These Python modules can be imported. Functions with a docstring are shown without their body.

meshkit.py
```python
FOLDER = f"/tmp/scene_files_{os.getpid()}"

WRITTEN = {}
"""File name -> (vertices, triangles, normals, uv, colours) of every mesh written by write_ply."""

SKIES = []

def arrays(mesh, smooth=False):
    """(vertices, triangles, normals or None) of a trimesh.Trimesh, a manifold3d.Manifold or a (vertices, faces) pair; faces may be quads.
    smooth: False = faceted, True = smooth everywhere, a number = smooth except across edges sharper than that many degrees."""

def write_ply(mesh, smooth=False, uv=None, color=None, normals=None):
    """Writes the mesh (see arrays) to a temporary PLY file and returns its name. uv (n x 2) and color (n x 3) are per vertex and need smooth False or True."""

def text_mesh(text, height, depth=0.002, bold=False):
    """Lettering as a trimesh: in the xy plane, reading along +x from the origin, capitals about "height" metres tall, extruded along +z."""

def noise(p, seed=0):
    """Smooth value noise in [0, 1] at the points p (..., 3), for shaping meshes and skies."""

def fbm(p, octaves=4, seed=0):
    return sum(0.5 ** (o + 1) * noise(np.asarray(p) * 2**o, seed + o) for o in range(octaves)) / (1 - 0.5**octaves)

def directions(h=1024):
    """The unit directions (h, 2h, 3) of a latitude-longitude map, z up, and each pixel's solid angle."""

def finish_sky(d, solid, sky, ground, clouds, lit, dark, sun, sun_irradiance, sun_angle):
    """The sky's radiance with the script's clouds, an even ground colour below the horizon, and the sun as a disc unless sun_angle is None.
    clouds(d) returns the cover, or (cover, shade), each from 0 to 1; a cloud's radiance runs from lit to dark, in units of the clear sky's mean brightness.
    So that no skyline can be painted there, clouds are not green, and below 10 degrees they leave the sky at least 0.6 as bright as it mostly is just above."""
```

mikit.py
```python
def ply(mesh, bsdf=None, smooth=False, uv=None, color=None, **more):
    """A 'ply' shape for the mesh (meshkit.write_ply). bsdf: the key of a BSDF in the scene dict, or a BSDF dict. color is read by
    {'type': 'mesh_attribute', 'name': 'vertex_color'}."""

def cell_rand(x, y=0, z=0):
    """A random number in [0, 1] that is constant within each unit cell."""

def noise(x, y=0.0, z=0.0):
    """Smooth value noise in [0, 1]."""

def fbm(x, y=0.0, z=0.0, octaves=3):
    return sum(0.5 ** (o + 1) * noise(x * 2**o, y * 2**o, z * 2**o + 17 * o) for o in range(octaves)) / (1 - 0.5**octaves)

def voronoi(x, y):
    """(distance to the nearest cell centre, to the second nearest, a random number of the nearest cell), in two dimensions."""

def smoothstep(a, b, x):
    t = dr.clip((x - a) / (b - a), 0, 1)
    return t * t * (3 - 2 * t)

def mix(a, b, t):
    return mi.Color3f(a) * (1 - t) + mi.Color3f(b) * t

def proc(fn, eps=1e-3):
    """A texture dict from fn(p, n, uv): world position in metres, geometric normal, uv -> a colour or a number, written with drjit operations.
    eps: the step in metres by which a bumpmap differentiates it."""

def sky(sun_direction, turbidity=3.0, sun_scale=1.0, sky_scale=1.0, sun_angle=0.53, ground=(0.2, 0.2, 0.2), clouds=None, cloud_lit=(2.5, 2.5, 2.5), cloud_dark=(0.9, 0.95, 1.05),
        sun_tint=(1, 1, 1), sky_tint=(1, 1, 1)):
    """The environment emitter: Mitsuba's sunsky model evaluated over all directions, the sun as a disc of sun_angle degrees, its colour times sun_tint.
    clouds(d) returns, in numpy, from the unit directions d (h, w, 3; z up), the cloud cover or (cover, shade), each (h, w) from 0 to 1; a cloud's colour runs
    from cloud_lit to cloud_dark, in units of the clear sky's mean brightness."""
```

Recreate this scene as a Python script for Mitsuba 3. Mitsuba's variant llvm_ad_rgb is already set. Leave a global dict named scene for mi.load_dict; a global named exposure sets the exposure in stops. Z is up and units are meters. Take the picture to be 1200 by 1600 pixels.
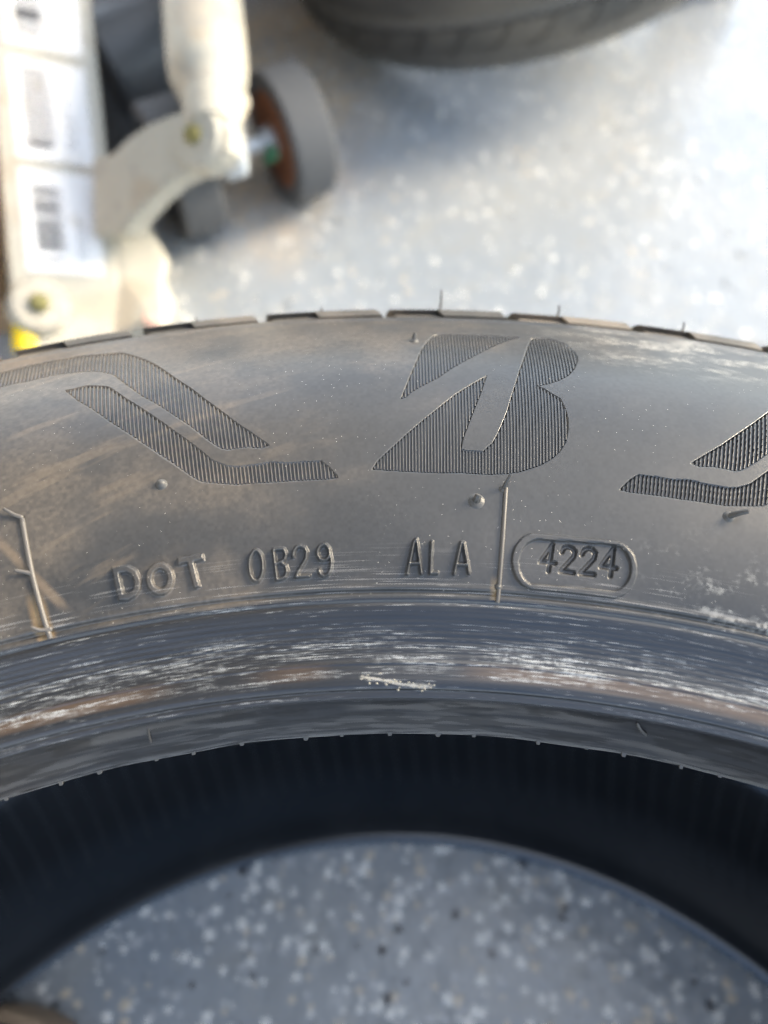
import math, random
import numpy as np, trimesh, shapely, manifold3d
from shapely.geometry import Polygon, LineString
from scipy.interpolate import CubicSpline
import drjit as dr
import mitsuba as mi
import mikit
from mikit import proc, ply, noise, fbm, voronoi, cell_rand, smoothstep, mix

T = mi.ScalarTransform4f
scene, labels = {'type': 'scene'}, {}

# ---------------------------------------------------------------- camera, sky, exposure
MM = 0.001
CAM = np.array([-0.6, 174.4, 308.1]) * MM
PITCH, ROLL = 1.04, 0.01
FW = np.array([0, math.cos(PITCH), -math.sin(PITCH)])
RT = np.array([math.cos(ROLL), 0, 0]) + math.sin(ROLL) * np.array([0, -math.sin(PITCH), -math.cos(PITCH)])
UP = np.cross(RT, FW)
scene['camera'] = {
    'type': 'thinlens', 'fov': 2 * math.degrees(math.atan(600 / 1110)), 'fov_axis': 'x',
    'aperture_radius': 0.0015, 'focus_distance': 0.123, 'near_clip': 0.01, 'far_clip': 200.0,
    'to_world': T().look_at(origin=CAM.tolist(), target=(CAM + FW).tolist(), up=UP.tolist()),
    'film': {'type': 'hdrfilm', 'width': 768, 'height': 1024, 'rfilter': {'type': 'gaussian'}},
    'sampler': {'type': 'independent', 'sample_count': 64},
}
def cloud(d):
    x, y, z = d[..., 0], d[..., 1], np.maximum(d[..., 2], 0.05)
    q = np.sin(2.1 * x / z + 1.3) * np.sin(1.7 * y / z + 0.4) + 0.5 * np.sin(4.3 * x / z + 2.0 * y / z)
    return np.clip(0.34 + 0.30 * q, 0, 1)
scene['sky'] = mikit.sky((0.90, 0.36, 0.52), turbidity=3, sun_scale=0.42, sun_angle=22, sun_tint=(.91, .97, 1.06), clouds=cloud)
exposure = 4.0

# ---------------------------------------------------------------- helpers
def numbered(key):
    if key not in scene and key not in labels: return key
    i = 1
    while f'{key}_{i:03d}' in scene or f'{key}_{i:03d}' in labels: i += 1
    return f'{key}_{i:03d}'
def thing(name, label, cat, group=None):
    k = numbered(name); labels[k] = {'label': label, 'category': cat}
    if group: labels[k]['group'] = group
    return k
def part(parent, name, mesh, bsdf, smooth=35, label=None, kind=None, uv=None):
    k = numbered(f'{parent}__{name}' if parent else name)
    scene[k] = mesh if isinstance(mesh, dict) else ply(mesh, bsdf, smooth=smooth, uv=uv)
    d = {}
    if label: d['label'] = label
    if kind: d['kind'] = kind
    if d: labels[k] = d
    return k
def tm(v, f): return trimesh.Trimesh(np.asarray(v, float), np.asarray(f), process=False)
def join(ms): return trimesh.util.concatenate(ms)
def frame(d):
    d = d / np.linalg.norm(d); a = np.array([0, 0, 1.0]) if abs(d[2]) < .9 else np.array([1.0, 0, 0])
    x = np.cross(a, d); x /= np.linalg.norm(x); return x, np.cross(d, x), d
def tube(pts, rad, n=10):
    pts = np.asarray(pts, float); m = len(pts)
    rad = np.broadcast_to(rad, m)
    V = []; x = None
    for i in range(m):
        d = pts[min(i + 1, m - 1)] - pts[max(i - 1, 0)]
        if x is None: x, y, d = frame(d)
        else:
            d = d / np.linalg.norm(d); x = x - d * (x @ d); x /= np.linalg.norm(x); y = np.cross(d, x)
        for k in range(n):
            a = 2 * math.pi * k / n; V.append(pts[i] + rad[i] * (math.cos(a) * x + math.sin(a) * y))
    F = []
    for i in range(m - 1):
        for k in range(n):
            a, b = i * n + k, i * n + (k + 1) % n
            F += [[a, b, b + n], [a, b + n, a + n]]
    V += [pts[0], pts[-1]]; c0, c1 = m * n, m * n + 1
    for k in range(n): F += [[c0, (k + 1) % n, k], [c1, (m - 1) * n + k, (m - 1) * n + (k + 1) % n]]
    return tm(V, F)
def rbox(corners, r):
    """rounded solid: hull of small spheres at the corners"""
    ms = [manifold3d.Manifold.sphere(r, 20).translate(tuple(map(float, c))) for c in corners]
    m = manifold3d.Manifold.batch_hull(ms).to_mesh()
    return tm(m.vert_properties[:, :3], m.tri_verts)
def obox(c, ax, ay, az, hx, hy, hz, r=0.001):
    c = np.asarray(c, float)
    return rbox([c + i * (hx - r) * ax + j * (hy - r) * ay + k * (hz - r) * az for i in (-1, 1) for j in (-1, 1) for k in (-1, 1)], r)
def lathe(profile, axis_o, axis_d, n=48, ref=None):
    """profile [(r, h)...] turned about an axis; closed where r = 0"""
    x, y, d = frame(np.asarray(axis_d, float))
    pr = np.asarray(profile, float); V = []
    for r, h in pr:
        for k in range(n):
            a = 2 * math.pi * k / n; V.append(axis_o + d * h + r * (math.cos(a) * x + math.sin(a) * y))
    F = []
    for i in range(len(pr) - 1):
        for k in range(n):
            a, b = i * n + k, i * n + (k + 1) % n
            F += [[a, b, b + n], [a, b + n, a + n]]
    return tm(V, F)
def curve(pts, n):
    pts = np.asarray(pts, float)
    d = np.r_[0, np.cumsum(np.hypot(*np.diff(pts, axis=0).T))]
    s = np.linspace(0, d[-1], n) if np.isscalar(n) else n
    return np.c_[CubicSpline(d, pts[:, 0])(s), CubicSpline(d, pts[:, 1])(s)], s

# ---------------------------------------------------------------- materials (uv = millimetres along, millimetres across)
def rubber_color(p, n, uv):
    u, v = uv.x, uv.y
    a = fbm(u * .035, v * .05, 3.1, 4); b = fbm(u * .10 + 9, v * .14, 7.7, 5); g = fbm(u * 1.6, v * 1.6, 1.3, 2)
    base = mix((.040, .041, .043), (.062, .060, .059), smoothstep(.3, .75, a))
    # brown road dust, mostly on the outer half of the wall
    dust = smoothstep(.40, .72, b * .7 + .3 * a + .14 * smoothstep(30, 72, v) - .22 * smoothstep(-45, 25, u))
    base = mix(base, (.130, .108, .086), dust * .7 * (.35 + .8 * g))
    # dry brown wipe marks, slanting
    w = fbm((u + 1.1 * v) * .05, (v - .35 * u) * .45, 2.2, 4)
    base = mix(base, (.17, .135, .10), smoothstep(.56, .75, w) * .40 * smoothstep(10, -50, u))
    # pale scuffs towards the shoulder on the right
    s = fbm(u * .12, v * .30 + 4, 5.5, 5)
    sc = smoothstep(.38, .66, s) * smoothstep(22, 52, u) * smoothstep(48, 62, v)
    base = mix(base, (.36, .34, .305), sc * smoothstep(.2, .75, g * .5 + .5 * fbm(u * .7, v * 1.2, 6.1, 3)) * .75)
    # dried splashes low on the right
    q = fbm(u * .22, v * .45, 2.7, 5); base = mix(base, (.42, .41, .38), smoothstep(.50, .70, q * .75 + .25 * fbm(u * 1.1, v * 2.4, 3.7, 3)) * smoothstep(40, 60, u) * smoothstep(18, 3, v) * smoothstep(.35, .65, g) * .55)
    # scratches along the rim line
    k = fbm(u * .10, v * 5.0, 8.8, 3)
    base = mix(base, (.28, .27, .26), smoothstep(.60, .74, k) * smoothstep(10, 0, v) * .6)
    # rusty dirt caught beside the moulded rib
    x = dr.abs(u - 19.9); base = mix(base, (.34, .24, .13), smoothstep(1.5, .4, x + .8 * (g - .5)) * smoothstep(4.4, 2.0, v) * dr.select(u < 20.2, 1., 0.) * .8)
    xl = u + 61.2 + .11 * v; base = mix(base, (.30, .20, .10), smoothstep(2.2, .6, dr.abs(xl + .9) + 1.6 * (b - .5)) * smoothstep(9, 4, v) * .75)
    base = mix(base, (.20, .15, .105), smoothstep(1.6, .3, dr.abs(u + 58 + (v - 4) * .72) + 2.0 * (b - .5)) * smoothstep(3, 6, v) * smoothstep(22, 14, v) * .6)
    # specks of grit
    c1, c2, r = voronoi(u * .62, v * .62)
    base = mix(base, (.42, .39, .34), smoothstep(.075 * r, .03 * r, c1) * smoothstep(.66, .85, r) * smoothstep(.42, .62, fbm(u * .07, v * .09, 9.9, 3)) * .8)
    return base * (.83 + .34 * g)
def bead_color(p, n, uv):
    u, v = uv.x, uv.y
    g = fbm(u * 2.2, v * 2.2, 1.3, 3)
    wv = v + .5 * noise(u * .03, 2.2)
    st = fbm(u * .05, wv * 2.6, 4.4, 4); st2 = fbm(u * .07, wv * 3.6, 9.4, 4); pa = fbm(u * .13, v * .8, 2.0, 4)
    base = mix((.014, .016, .020), (.036, .036, .038), st)
    band = smoothstep(15.6, 17.6, wv) * smoothstep(24.8, 20.5, wv)
    rust = smoothstep(15.2, 16.4, v + .9 * (st - .5)) * smoothstep(18.6, 17.2, v + .9 * (pa - .5)) * smoothstep(.36, .52, fbm(u * .03 + 3, 0.5, 6.1, 2))
    base = mix(base, (.100, .066, .044), rust * .7)
    # chalky mounting paste dragged round
    f2 = fbm(u * .5, wv * 9.0, 3.9, 3)
    ch = smoothstep(.46, .66, .50 * st2 + .30 * pa + .20 * f2) * band * .8 + smoothstep(.58, .72, .7 * st2 + .3 * f2) * .55 * smoothstep(9, 14, v)
    base = mix(base, (.40, .41, .41), dr.minimum(ch, 1) * smoothstep(.34, .66, g * .45 + f2 * .55) * .85)
    sm = fbm(u * .06, v * .5, 7.2, 4); base = mix(base, (.105, .10, .095), smoothstep(.42, .68, sm) * smoothstep(12.2, 11.2, v) * .75)
    base = mix(base, (.012, .012, .012), smoothstep(.52, .40, fbm(u * .16, v * .9, 5.1, 3)) * smoothstep(12.2, 11.2, v) * .6)
    cu = (u + 5.5) / 14; cv = 15.9 - 1.2 * dr.sin(cu * 2.6) * cu - .8 * cu; cw = smoothstep(1., .2, dr.abs(v - cv) / (.32 + .30 * cu) + 1.1 * (fbm(u * 1.3, v * 2.2, 5.9, 4) - .42))
    base = mix(base, (.36, .345, .31), cw * smoothstep(-.05, .1, cu) * smoothstep(1.05, .85, cu) * .9)
    toe = smoothstep(2.4, .4, v) * smoothstep(.30, .6, fbm(u * .2, v * 1.5, 3.3, 3))
    base = mix(base, (.17, .165, .155), toe * .7)
    return base
def bead_bump(p, n, uv):
    u, v = uv.x, uv.y
    return .5 * fbm(u * .05, v * 4.5, 4.4, 3) + .25 * fbm(u * .4, v * 9.0, 1.1, 2)
def bead_rough(p, n, uv):
    return .12 + .22 * fbm(uv.x * .08, uv.y * 2.2, 6.6, 3)
def side_bump(p, n, uv):
    u, v = uv.x, uv.y
    return .55 * fbm(u * .5, v * .5, 3.3, 3) + .3 * fbm(u * 2.5, v * 2.5, 1.3, 2)
def side_rough(p, n, uv):
    return .27 + .18 * fbm(uv.x * .09, uv.y * .13, 6.6, 3)
def liner_color(p, n, uv):
    f = fbm(uv.x * .05, uv.y * .05, 1.0, 4)
    return mix((.018, .022, .027), (.034, .038, .043), f)
def tread_color(p, n, uv):
    f = fbm(p.x * 260, p.y * 260, p.z * 260, 4); g = fbm(p.x * 60, p.y * 60, p.z * 60 + 3, 3)
    return mix(mix((.055, .052, .048), (.10, .092, .082), f), (.21, .175, .14), smoothstep(.42, .70, g) * .75)
def old_tread_color(p, n, uv):
    f = fbm(p.x * 120, p.y * 120, p.z * 120, 4); g = fbm(p.x * 25, p.y * 25, p.z * 25 + 3, 3)
    return mix(mix((.045, .043, .039), (.080, .077, .068), f), (.14, .125, .10), smoothstep(.45, .75, g) * .6)
def floor_color(p, n, uv):
    a = fbm(p.x * 6, p.y * 6, 0.5, 4); b = noise(p.x * 700, p.y * 700, 1.0); c = fbm(p.x * 70, p.y * 70, 2.5, 3)
    base = mix((.275, .31, .35), (.345, .362, .372), smoothstep(.3, .7, a))
    base = mix(base, (.36, .35, .31), smoothstep(.5, .8, c) * .35)
    base = mix(base, (.48, .48, .46), smoothstep(.84, .95, b) * .5)
    # sandy dirt trodden in round the stand: grains, thick in places
    q = fbm(p.x * 16 + 3, p.y * 16, 4.4, 4); gr = noise(p.x * 420, p.y * 420, 3.0)
    near = dr.exp(-dr.square((p.x + .085) / .10) - dr.square((p.y - .74) / .22))
    base = mix(base, (.56, .44, .30), smoothstep(.28, .66, near * .75 + .5 * (q - .5)) * smoothstep(.10, .50, gr) * .9)
    return mix(base, (.10, .10, .10), smoothstep(.14, .05, b) * .5)
def floor_bump(p, n, uv):
    return fbm(p.x * 130, p.y * 130, 2.0, 3)
def cream_color(p, n, uv):
    a = fbm(p.x * 55, p.y * 55, p.z * 55, 4); b = fbm(p.x * 160, p.y * 160, p.z * 160 + 5, 3)
    base = mix((.385, .365, .305), (.46, .44, .375), a)
    base = mix(base, (.36, .30, .22), smoothstep(.52, .70, a) * .6)
    c = fbm(p.x * 22 + 4, p.y * 22, p.z * 22, 4); base = mix(base, (.30, .285, .25), smoothstep(.56, .68, c) * smoothstep(.35, .6, b) * .55)
    return mix(base, (.30, .28, .25), smoothstep(.66, .74, b) * .55)
def label_color(p, n, uv):
    k = dr.floor(uv.x / 10); u, v = uv.x - 10 * k, uv.y
    q = fbm(u * 3 + k * 7, v * 4, 1.5, 4)
    row = dr.floor(v * 42)
    cr = cell_rand(row, 4 + k, 1); odd = row * .5 - dr.floor(row * .5) > .25
    bar = dr.select((odd & (cr > .10)) | (cr > .84), 1., 0.) * dr.select((u > .15) & (u < .48) & (v > .09) & (v < .91), 1., 0.)
    line = dr.select((u > .50) & (u < .53) & (v > .2) & (v < .8) & (cell_rand(dr.floor(v * 80), 5 + k * 3, 2) > .35), .8, 0.)
    l2 = dr.select((u > .68) & (u < .71) & (v > .12) & (v < .62) & (cell_rand(dr.floor(v * 95), 6 + k * 3, 2) > .3), .7, 0.)
    l3 = dr.select((u > .75) & (u < .78) & (v > .12) & (v < .50) & (cell_rand(dr.floor(v * 95), 8 + k * 3, 2) > .3), .7, 0.)
    return mix(mix((.72, .72, .72), (.58, .54, .47), smoothstep(.55, .75, q) * .6), (.05, .05, .055), dr.minimum(bar + line + l2 + l3, 1))
def card_color(p, n, uv):
    return mix((.34, .23, .13), (.44, .31, .19), fbm(p.x * 40, p.y * 40, p.z * 8, 4))
def rust_color(p, n, uv):
    return mix((.13, .05, .025), (.24, .10, .05), fbm(p.x * 150, p.y * 150, p.z * 150, 3))

def mat(key, **k): scene[key] = {'type': 'principled', **k}
def rgb(*c): return {'type': 'rgb', 'value': list(c)}
def bump(key, fn, scale, eps, **k):
    scene[key] = {'type': 'twosided', 'b': {'type': 'bumpmap', 'arbitrary': proc(fn, eps), 'scale': scale, 'bsdf': {'type': 'principled', **k}}}
bump('mat_sidewall', side_bump, .00006, .0001, base_color=proc(rubber_color), roughness=proc(side_rough), specular=.62)
bump('mat_bead', bead_bump, .00003, .00005, base_color=proc(bead_color), roughness=proc(bead_rough), specular=.75)
scene['mat_liner'] = {'type': 'twosided', 'b': {'type': 'principled', 'base_color': proc(liner_color), 'roughness': .17, 'specular': 1.0}}
scene['mat_tread'] = {'type': 'twosided', 'b': {'type': 'principled', 'base_color': proc(tread_color), 'roughness': .6, 'specular': .4}}
scene['mat_old_tread'] = {'type': 'twosided', 'b': {'type': 'principled', 'base_color': proc(old_tread_color), 'roughness': .55, 'specular': .4}}
mat('mat_whisker', base_color=rgb(.075, .072, .068), roughness=.42, specular=.5)
mat('mat_rib', base_color=rgb(.055, .063, .072), roughness=.3, specular=.7)
mat('mat_seam', base_color=rgb(.105, .095, .085), roughness=.45, specular=.5)
mat('mat_paste', base_color=rgb(.24, .23, .20), roughness=.8, specular=.3)
bump('mat_floor', floor_bump, .0006, .0006, base_color=proc(floor_color), roughness=.28, specular=.6, clearcoat=.8, clearcoat_gloss=.85)
for nm, c in (('white', (.80, .79, .75)), ('buff', (.60, .53, .43)), ('grey', (.48, .49, .50)), ('dark', (.05, .05, .055))):
    mat('mat_chip_' + nm, base_color=rgb(*c), roughness=.28, specular=.6, clearcoat=.8, clearcoat_gloss=.85)
mat('mat_cream', base_color=proc(cream_color), roughness=.38, specular=.5)
mat('mat_label', base_color=proc(label_color), roughness=.5, specular=.4)
mat('mat_card', base_color=proc(card_color), roughness=.8, specular=.2)
mat('mat_rust', base_color=proc(rust_color), roughness=.7, specular=.3)
mat('mat_wheel', base_color=rgb(.09, .093, .097), roughness=.6, specular=.4)
mat('mat_black', base_color=rgb(.02, .021, .022), roughness=.5, specular=.5)
mat('mat_dark_metal', base_color=rgb(.07, .075, .08), roughness=.4, specular=.5)
mat('mat_steel', base_color=rgb(.50, .54, .58), roughness=.35, metallic=.6)
mat('mat_brass', base_color=rgb(.20, .185, .07), roughness=.45, metallic=.4)
mat('mat_yellow', base_color=rgb(.80, .58, .02), roughness=.4)
mat('mat_red', base_color=rgb(.60, .36, .30), roughness=.45)
mat('mat_green', base_color=rgb(.03, .14, .07), roughness=.5)
scene['mat_old_dust'] = {'type': 'twosided', 'b': {'type': 'principled', 'base_color': rgb(.17, .16, .14), 'roughness': .7, 'specular': .3}}
mat('mat_leather', base_color=rgb(.16, .145, .14), roughness=.6)
mat('mat_tan', base_color=rgb(.50, .36, .24), roughness=.6)

# ---------------------------------------------------------------- the floor
def plane(x0, x1, y0, y1, z, n=2):
    return tm([[x0, y0, z], [x1, y0, z], [x1, y1, z], [x0, y1, z]], [[0, 1, 2], [0, 2, 3]])
part(None, 'floor', plane(-6, 6, -6, 6, 0), 'mat_floor', smooth=False)
labels['floor'] = {'label': 'blue grey workshop floor with a glossy coat and embedded stone chips', 'category': 'floor', 'kind': 'structure'}
rng = np.random.default_rng(5)
def chip_mesh(k):
    r = np.random.default_rng(100 + k); n = 7
    a = np.sort(np.arange(n) / n * 2 * math.pi + r.uniform(-.3, .3, n)); rr = r.uniform(.75, 1.15, n)
    low = np.c_[rr * np.cos(a), rr * np.sin(a) * r.uniform(.65, 1), np.zeros(n)]
    mid = low * .97 + [0, 0, .10]; top = low * .75 + [0, 0, .17]
    V = np.vstack([low, mid, top, [[0, 0, .18]]]); F = []
    for i in range(n):
        j = (i + 1) % n
        F += [[i, j, n + j], [i, n + j, n + i], [n + i, n + j, 2 * n + j], [n + i, 2 * n + j, 2 * n + i], [2 * n + i, 2 * n + j, 3 * n]]
    return tm(V, F)
chips = [chip_mesh(k) for k in range(8)]
KINDS = ['white', 'buff', 'grey', 'dark']
def chip_kind(): return KINDS[int(np.searchsorted(np.cumsum([.50, .20, .22, .08]), rng.random()))]
cand = []
for i in range(14600):
    x, y = (rng.uniform(-.55, .62), rng.uniform(-.08, 1.15)) if i < 11200 else (rng.uniform(-.21, .21), rng.uniform(-.08, .21))
    if i < 11200 or math.hypot(x, y) < .21:
        cand.append((x, y, (.0009 + .0017 * rng.random() ** 1.5), rng.uniform(0, 360), chip_kind(), int(rng.integers(8))))
seen = [c for c in cand if abs(c[0]) < .17 and .10 < c[1] < .205 and math.hypot(c[0], c[1]) < .206 and c[4] != 'none']
seen.sort(key=lambda c: -c[2]); near = seen[:300]; nearset = set(map(id, near))
chip_ply = {(k, q): ply(chips[q], 'mat_chip_' + k, smooth=False) for k in KINDS for q in range(8)}
for x, y, s, a, k, q in near:
    part('floor', 'chip', {**chip_ply[k, q], 'to_world': T().translate([x, y, -.0001]).rotate([0, 0, 1], a).scale(s)}, None)
rest = {k: [] for k in KINDS}
for c in cand:
    if id(c) in nearset: continue
    x, y, s, a, k, q = c
    m = chips[q].copy(); m.apply_scale(s); m.apply_transform(trimesh.transformations.rotation_matrix(math.radians(a), [0, 0, 1])); m.apply_translation([x, y, -.0001]); rest[k].append(m)
for k in KINDS: part('floor', 'stone_chips', join(rest[k]), 'mat_chip_' + k, smooth=False, label=f'{k} stone chips in the floor coat', kind='stuff')

# ---------------------------------------------------------------- the tyre in the foreground (lies flat; axis z through the origin)
Z0 = 185.0; W = 161.5; REF = 255.0
BEAD = [(203.0, 0.0), (203.6, 3.5), (204.5, 8.0), (205.4, 11.3), (206.6, 13.2), (209.0, 14.2), (212.5, 15.0), (216.0, 16.6), (218.6, 18.0), (219.9, 18.6)]
SIDE = [(219.9, 18.6), (223.5, 20.2), (230.0, 22.2), (240.0, 24.0), (249.0, 24.6), (258.0, 23.8), (268.0, 21.2), (277.0, 17.3), (285.0, 13.0), (290.0, 9.8), (292.6, 8.0)]
def low(P): return [(r - 1.7 * math.exp(-((r - 203) / 3.5) ** 2), -W - .94 * z) for r, z in P]
def revolve(prof, t, uvs=None, closed=False):
    """surface of revolution over angles t; returns mesh and uv in mm"""
    prof = np.asarray(prof, float); n, m = len(prof), len(t)
    s = np.r_[0, np.cumsum(np.hypot(*np.diff(prof, axis=0).T))] if uvs is None else uvs
    Tt, R = np.meshgrid(t, prof[:, 0], indexing='ij'); Z = np.broadcast_to(prof[:, 1], R.shape)
    V = np.stack([R * np.sin(Tt), R * np.cos(Tt), Z + Z0], -1).reshape(-1, 3) * MM
    i, j = np.meshgrid(np.arange(m - 1), np.arange(n - 1), indexing='ij'); a = (i * n + j).ravel()
    F = np.vstack([np.c_[a, a + n, a + n + 1], np.c_[a, a + n + 1, a + 1]])
    uv = np.stack([Tt * REF, np.broadcast_to(s, R.shape)], -1).reshape(-1, 2)
    return V, F, uv
def cat(parts):
    V, F, U = [], [], []; o = 0
    for v, f, u in parts: V.append(v); F.append(f + o); U.append(u); o += len(v)
    return np.vstack(V), np.vstack(F), np.vstack(U)
side_fine, _ = curve(SIDE, 600); _, S_ = curve(SIDE, 600)
side_d = np.gradient(side_fine, S_, axis=0)
def surf(u, s, h=0.0):
    """point of the upper sidewall (mm along, mm across, mm proud) in metres"""
    pr = np.array([np.interp(s, S_, side_fine[:, 0]), np.interp(s, S_, side_fine[:, 1])])
    d = np.array([np.interp(s, S_, side_d[:, 0]), np.interp(s, S_, side_d[:, 1])])
    if s < 0:
        bp, bs = curve(BEAD, 200); q = bs[-1] + s; pr = np.array([np.interp(q, bs, bp[:, 0]), np.interp(q, bs, bp[:, 1])])
    nr = np.array([-d[1], d[0]]) / np.hypot(*d); r, z = pr + nr * h; t = u / REF
    return np.array([r * math.sin(t), r * math.cos(t), z + Z0]) * MM

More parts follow.
